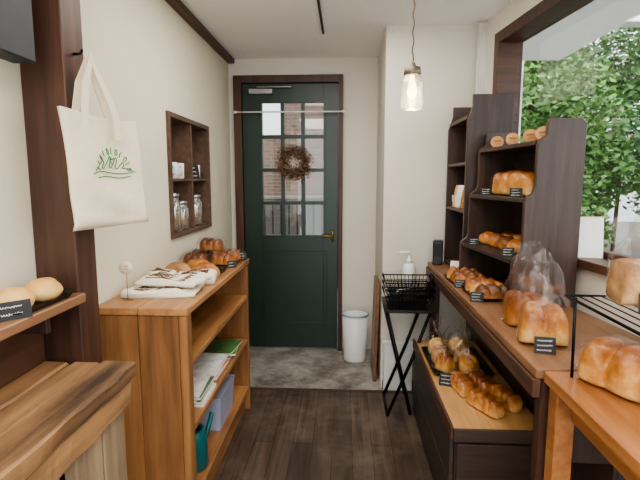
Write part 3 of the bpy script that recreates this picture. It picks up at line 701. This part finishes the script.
x,y=wl(.97,.045)
t=thing('tent_sign','folded white tent card on the window sill','sign',(x,y,1.085),-.25)
o=box('card_leaf',-.05,.05,-.0015,.0015,0,.17,'paper',t,0); o.rotation_euler=(-.18,0,0); o.location=(0,-.03,.0)
o=box('card_leaf',-.05,.05,-.0015,.0015,0,.17,'woodslice',t,0); o.rotation_euler=(.18,0,0); o.location=(0,.03,.0)

# ---------------- lower cabinet goods
tray('bread_tray',.585,2.38,.45,.30,.38,'black tray with bagged pastries')
for i,(x,y) in enumerate([(.505,2.265),(.505,2.385),(.505,2.50),(.625,2.265),(.625,2.385),(.625,2.50)]):
    tt=thing('bagged_bun','small pale twisted bun in a gathered clear bag','bread',(x,y,.453),R(0,3),'bagged buns on the black tray')
    lobed('bun',.10,.085,.088,3,('b1','b5','b3')[i%3],tt,(0,0,.002),0,.3,.3,e=2.2,seed=i+5,p=2.4); plasticbag('plastic_bag',.108,.108,.205,tt,neck=.64,nr=.008,fl=.045,seed=i+90,sh=.42)
    tubes('twist_tie',[[(.010*math.cos(a),.010*math.sin(a),.205*.64) for a in [k*2*math.pi/12 for k in range(13)]]],.0018,'brass',tt,5)
for i,(x,y,m_,a) in enumerate([(.535,2.055,'b1',.15),(.625,2.06,'b4',.2),(.59,1.87,'b1',.5),(.69,1.93,'b1',.3)]):
    wrapped('filled_bread',x,y,.45,.165,.075,.066,4,m_,a,100+i,'long golden twisted bread in clear wrap','long breads on the low cabinet',.3,.3)
price_card(.475,2.09,.45,math.radians(-20),.065,.06,.3,3,'black chalkboard price card beside the long breads',64)

# ---------------- folding stand with wire baskets
t=thing('folding_stand','black metal folding stand holding wire baskets','stand',(.38,2.80,0))
box('stand_top',-.14,.14,-.16,.16,.635,.655,'blackp',t,.004)
for yy in (-.14,.13):
    tubes('leg',[[(-.13,yy,.635),(.02,yy,.008)]],.010,'black',t,8)
    tubes('leg',[[(.125,yy+.02,.635),(.02,yy+.01,.34),(-.12,yy-.02,.008)]],.010,'black',t,8)
tubes('crossbar',[[(-.12,-.16,.012),(-.12,.11,.012)]],.008,'black',t,8); tubes('crossbar',[[(.02,-.14,.012),(.02,.13,.012)]],.008,'black',t,8)
def basket(name,x,y,z,w,d_,h,lab):
    t=thing(name,lab,'basket',(x,y,z),group='stacked wire baskets on the stand'); a,b=w/2,d_/2; a2,b2=a-.03,b-.03; P=[]
    for q in (0,.33,.66,1):
        aa=a2+(a-a2)*q; bb=b2+(b-b2)*q; zz=.003+h*q; P.append([(aa,bb,zz),(-aa,bb,zz),(-aa,-bb,zz),(aa,-bb,zz),(aa,bb,zz)])
    tubes('rim',[P[-1]],.004,'black',t,8)
    W=[]
    for i in range(13):
        u=-1+2*i/12
        W.append([(u*a,b,h),(u*a2,b2,.003),(u*a2,-b2,.003),(u*a,-b,h)])
    for i in range(11):
        u=-1+2*i/10
        W.append([(a,u*b,h),(a2,u*b2,.003),(-a2,u*b2,.003),(-a,u*b,h)])
    tubes('wire_mesh',W+P[:-1],.002,'black',t,4)
    tubes('handle',[[(-a,-.05,h),(-a-.004,-.05,h+.03),(-a-.004,.05,h+.03),(-a,.05,h)]],.003,'black',t,6)
    tubes('handle',[[(a,-.05,h),(a+.002,-.05,h+.03),(a+.002,.05,h+.03),(a,.05,h)]],.003,'black',t,6)
for i in range(3): basket('wire_basket',.375,2.74,.655+i*.040,.28,.25,.08,('lowest shallow black wire basket in the stack','middle shallow black wire basket in the stack','top shallow black wire basket in the stack')[i])
t=thing('serving_tongs','steel serving tongs lying in the wire basket','tongs',(.375,2.74,.742))
tubes('tong_arm',[[(-.07,-.05,.01),(0,0,.012),(.06,.04,.03)]],.004,'steel',t,6); tubes('tong_arm',[[(-.08,-.02,.01),(0,.015,.012),(.06,.045,.03)]],.004,'steel',t,6)
t=thing('sanitizer_bottle','white pump sanitizer bottle with pale label','bottle',(.405,2.91,.655))
lathe('bottle_body',[(.038,0),(.042,.006),(.042,.195),(.034,.22),(.016,.23)],'white',t)
lathe('pump_collar',[(.017,.23),(.017,.255),(.007,.258),(.007,.28)],'white',t)
tubes('pump_nozzle',[[(0,0,.28),(0,0,.30),(-.055,0,.298),(-.06,0,.285)]],.008,'white',t,8)
lathe('label_band',[(.0425,.10),(.0428,.102),(.0428,.18),(.0425,.182)],'paper',t,cap=(0,0))
t=thing('card_reader','small black device on the end of the counter','device',(.575,2.88,.885),-.2)
box('device_body',-.03,.03,-.035,.035,0,.15,'blackp',t,.006); box('screen',-.025,.025,-.0365,-.0352,.05,.13,'chalk',t,0)
t=thing('menu_card','white leaflet propped on the counter','paper',(.6,2.53,.885),-.3)
o=box('leaflet',-.025,.025,-.001,.001,0,.08,'paper',t,0); o.rotation_euler=(-.2,0,0)

# ---------------- exterior
tag(box('ground',-14,16,3.96,26,-.12,-.05,'asph',bev=0),'pale pavement outside','ground',kind='structure')
tag(box('ground',1.75,16,-10,3.95,-.12,-.05,'asph',bev=0),'pale pavement outside','ground',kind='structure')
tt=thing('brick_building','muted brown brick building across the street','building',(-2.5,10,-.05))
box('brick_wall',-4,3.2,0,.6,0,7,'brick',tt,0)
for a,b in ((.75,1.2),(-.2,.4)):
    wn=box('building_window',a,b,-.05,0,2.4,3.3,'bldg',tt,0)
tt=thing('garden_wall','low dark stone garden wall across the street','wall',(-1,7.6,-.05))
box('wall_body',-3,2.2,0,.15,0,1.15,'dwall',tt,0); box('coping',-3.02,2.22,-.02,.17,1.15,1.19,'gwall',tt)
tt=thing('fence','thin dark metal fence outside the door','fence',(-.8,6.2,-.05))
tubes('fence_bars',[[(-1.6+.11*i,0,0),(-1.6+.11*i,0,1.15)] for i in range(30)],.010,'black',tt,5)
tubes('fence_rail',[[(-1.65,0,1.15),(1.65,0,1.15)],[(-1.65,0,.15),(1.65,0,.15)],[(-1.65,0,.7),(1.65,0,.7)]],.014,'black',tt,6)
tt=thing('canopy','white canopy beam outside the shop window','canopy',(3.4,4.15,-.05))
box('canopy_beam',-2.0,4.5,-.08,.08,2.72,3.1,'bldg',tt,.01)
box('canopy_post',-2.0,-1.92,-.04,.04,0,2.719,'bldg',tt,.005); box('canopy_post',4.4,4.48,-.04,.04,0,2.719,'bldg',tt,.005)
tt=thing('pale_building','pale building beyond the trees','building',(9,17,-.05))
box('facade',-9,6,0,1,0,5.6,'bldg',tt,0)
for i in range(5): box('building_window',-7+2.2*i,-5.8+2.2*i,-.03,0,1.5,2.8,'gwall',tt,0)
def tree(x,y,h,clumps,n,mat,lab,seed,ls=(.035,.06)):
    rnd=random.Random(seed); t=thing('tree',lab,'tree',(x,y,-.05))
    pl=[[(0,0,0),(.04,.02,h*.4),(0,.05,h*.75)]]+[[(.03,.02,h*.35),(c[0]*.7,c[1]*.7,c[2])] for c in clumps]
    tubes('trunk',pl,.04,'bark',t,8)
    vs=[];fs=[]
    for i in range(n):
        c=clumps[i%len(clumps)]
        while 1:
            q=Vector((rnd.uniform(-1,1),rnd.uniform(-1,1),rnd.uniform(-1,1)))
            if .3<q.length<1 and noise.noise(q*2.6+Vector((seed,c[0],c[2])))>-.22: break
        q*=1+.25*noise.noise(q*3+Vector((seed,0,0)))
        p=Vector((c[0]+q.x*c[3],c[1]+q.y*c[3],c[2]+q.z*c[3]*.8))
        u=Vector((rnd.uniform(-1,1),rnd.uniform(-1,1),rnd.uniform(-.6,.6))).normalized(); v=u.cross(Vector((rnd.uniform(-1,1),rnd.uniform(-1,1),rnd.uniform(-1,1)))).normalized()
        s=rnd.uniform(*ls); b=len(vs); vs+=[p-u*s,p+v*s*.5,p+u*s,p-v*s*.5]; fs.append((b,b+1,b+2,b+3))
    me=bpy.data.meshes.new('foliage'); me.from_pydata(vs,[],fs); obj('foliage',me,mat,t)
tree(2.45,6.0,2.6,[(0,0,2.3,.85),(-.4,.3,1.5,.6),(.4,.1,1.6,.7),(.1,-.2,.9,.6),(-.2,.4,2.9,.7)],18000,'leaf','leafy green tree outside the window',1)
tree(4.6,5.4,2.6,[(0,0,2.5,.85),(-.45,-.2,1.6,.7),(.4,.2,1.3,.8),(0,-.1,.7,.7),(-.2,0,3.1,.6)],18000,'leaf2','deep green tree outside the window',2)
tree(2.95,3.45,1.2,[(0,0,.9,.5),(.4,.0,.7,.5),(-.4,.0,.6,.4)],11000,'leaf','low green shrub outside the window',3)
tree(5.4,9.6,4,[(0,0,2.6,1.4),(-1.4,0,1.8,1.2),(1.3,0,1.8,1.4),(0,0,3.8,1.1),(-1.7,0,3.2,.9)],15000,'leaf2','broad tree farther along the street',4,(.05,.09))

# ---------------- light
W=bpy.data.worlds.new('World'); S.world=W; W.use_nodes=True
bg=W.node_tree.nodes['Background']; bg.inputs[0].default_value=(.92,.96,1,1); bg.inputs[1].default_value=2.0
def area(n,loc,rot,size,sy_,pw,col):
    l=bpy.data.lights.new(n,'AREA'); l.shape='RECTANGLE'; l.size=size; l.size_y=sy_; l.energy=pw; l.color=col
    o=bpy.data.objects.new(n,l); C.objects.link(o); o.location=loc; o.rotation_euler=rot; return o
area('fill_light',(0,-.3,2.32),(0,0,0),1.4,1.4,34,(1,.96,.9))  # added fill behind the camera to brighten the interior, not a real fixture
area('fill_light',(-.1,2.2,2.33),(0,0,0),.8,1.2,10,(1,.96,.9))  # weaker added fill farther into the room, also no real fitting
sl=bpy.data.lights.new('sun','SUN'); sl.energy=1.4; sl.angle=.5; so=bpy.data.objects.new('sun',sl); C.objects.link(so)
so.rotation_euler=Vector((.5,-.55,.75)).to_track_quat('Z','Y').to_euler()
pl_=bpy.data.lights.new('bulb_light','POINT'); pl_.energy=1.5; pl_.color=(1,.76,.46); pl_.shadow_soft_size=.03
po=bpy.data.objects.new('bulb_light',pl_); C.objects.link(po); po.location=(px,py,CE-.61)

cam=bpy.data.cameras.new('camera'); co=bpy.data.objects.new('camera',cam); C.objects.link(co)
cam.lens=465/640*36; cam.sensor_width=36; cam.clip_start=.02
co.location=(0,0,1.4); co.rotation_euler=(math.radians(90-7.3),0,math.radians(3.08))
S.camera=co
S.view_settings.view_transform='AgX'
try: S.view_settings.look='AgX - Medium High Contrast'
except Exception: pass
S.view_settings.exposure=.74
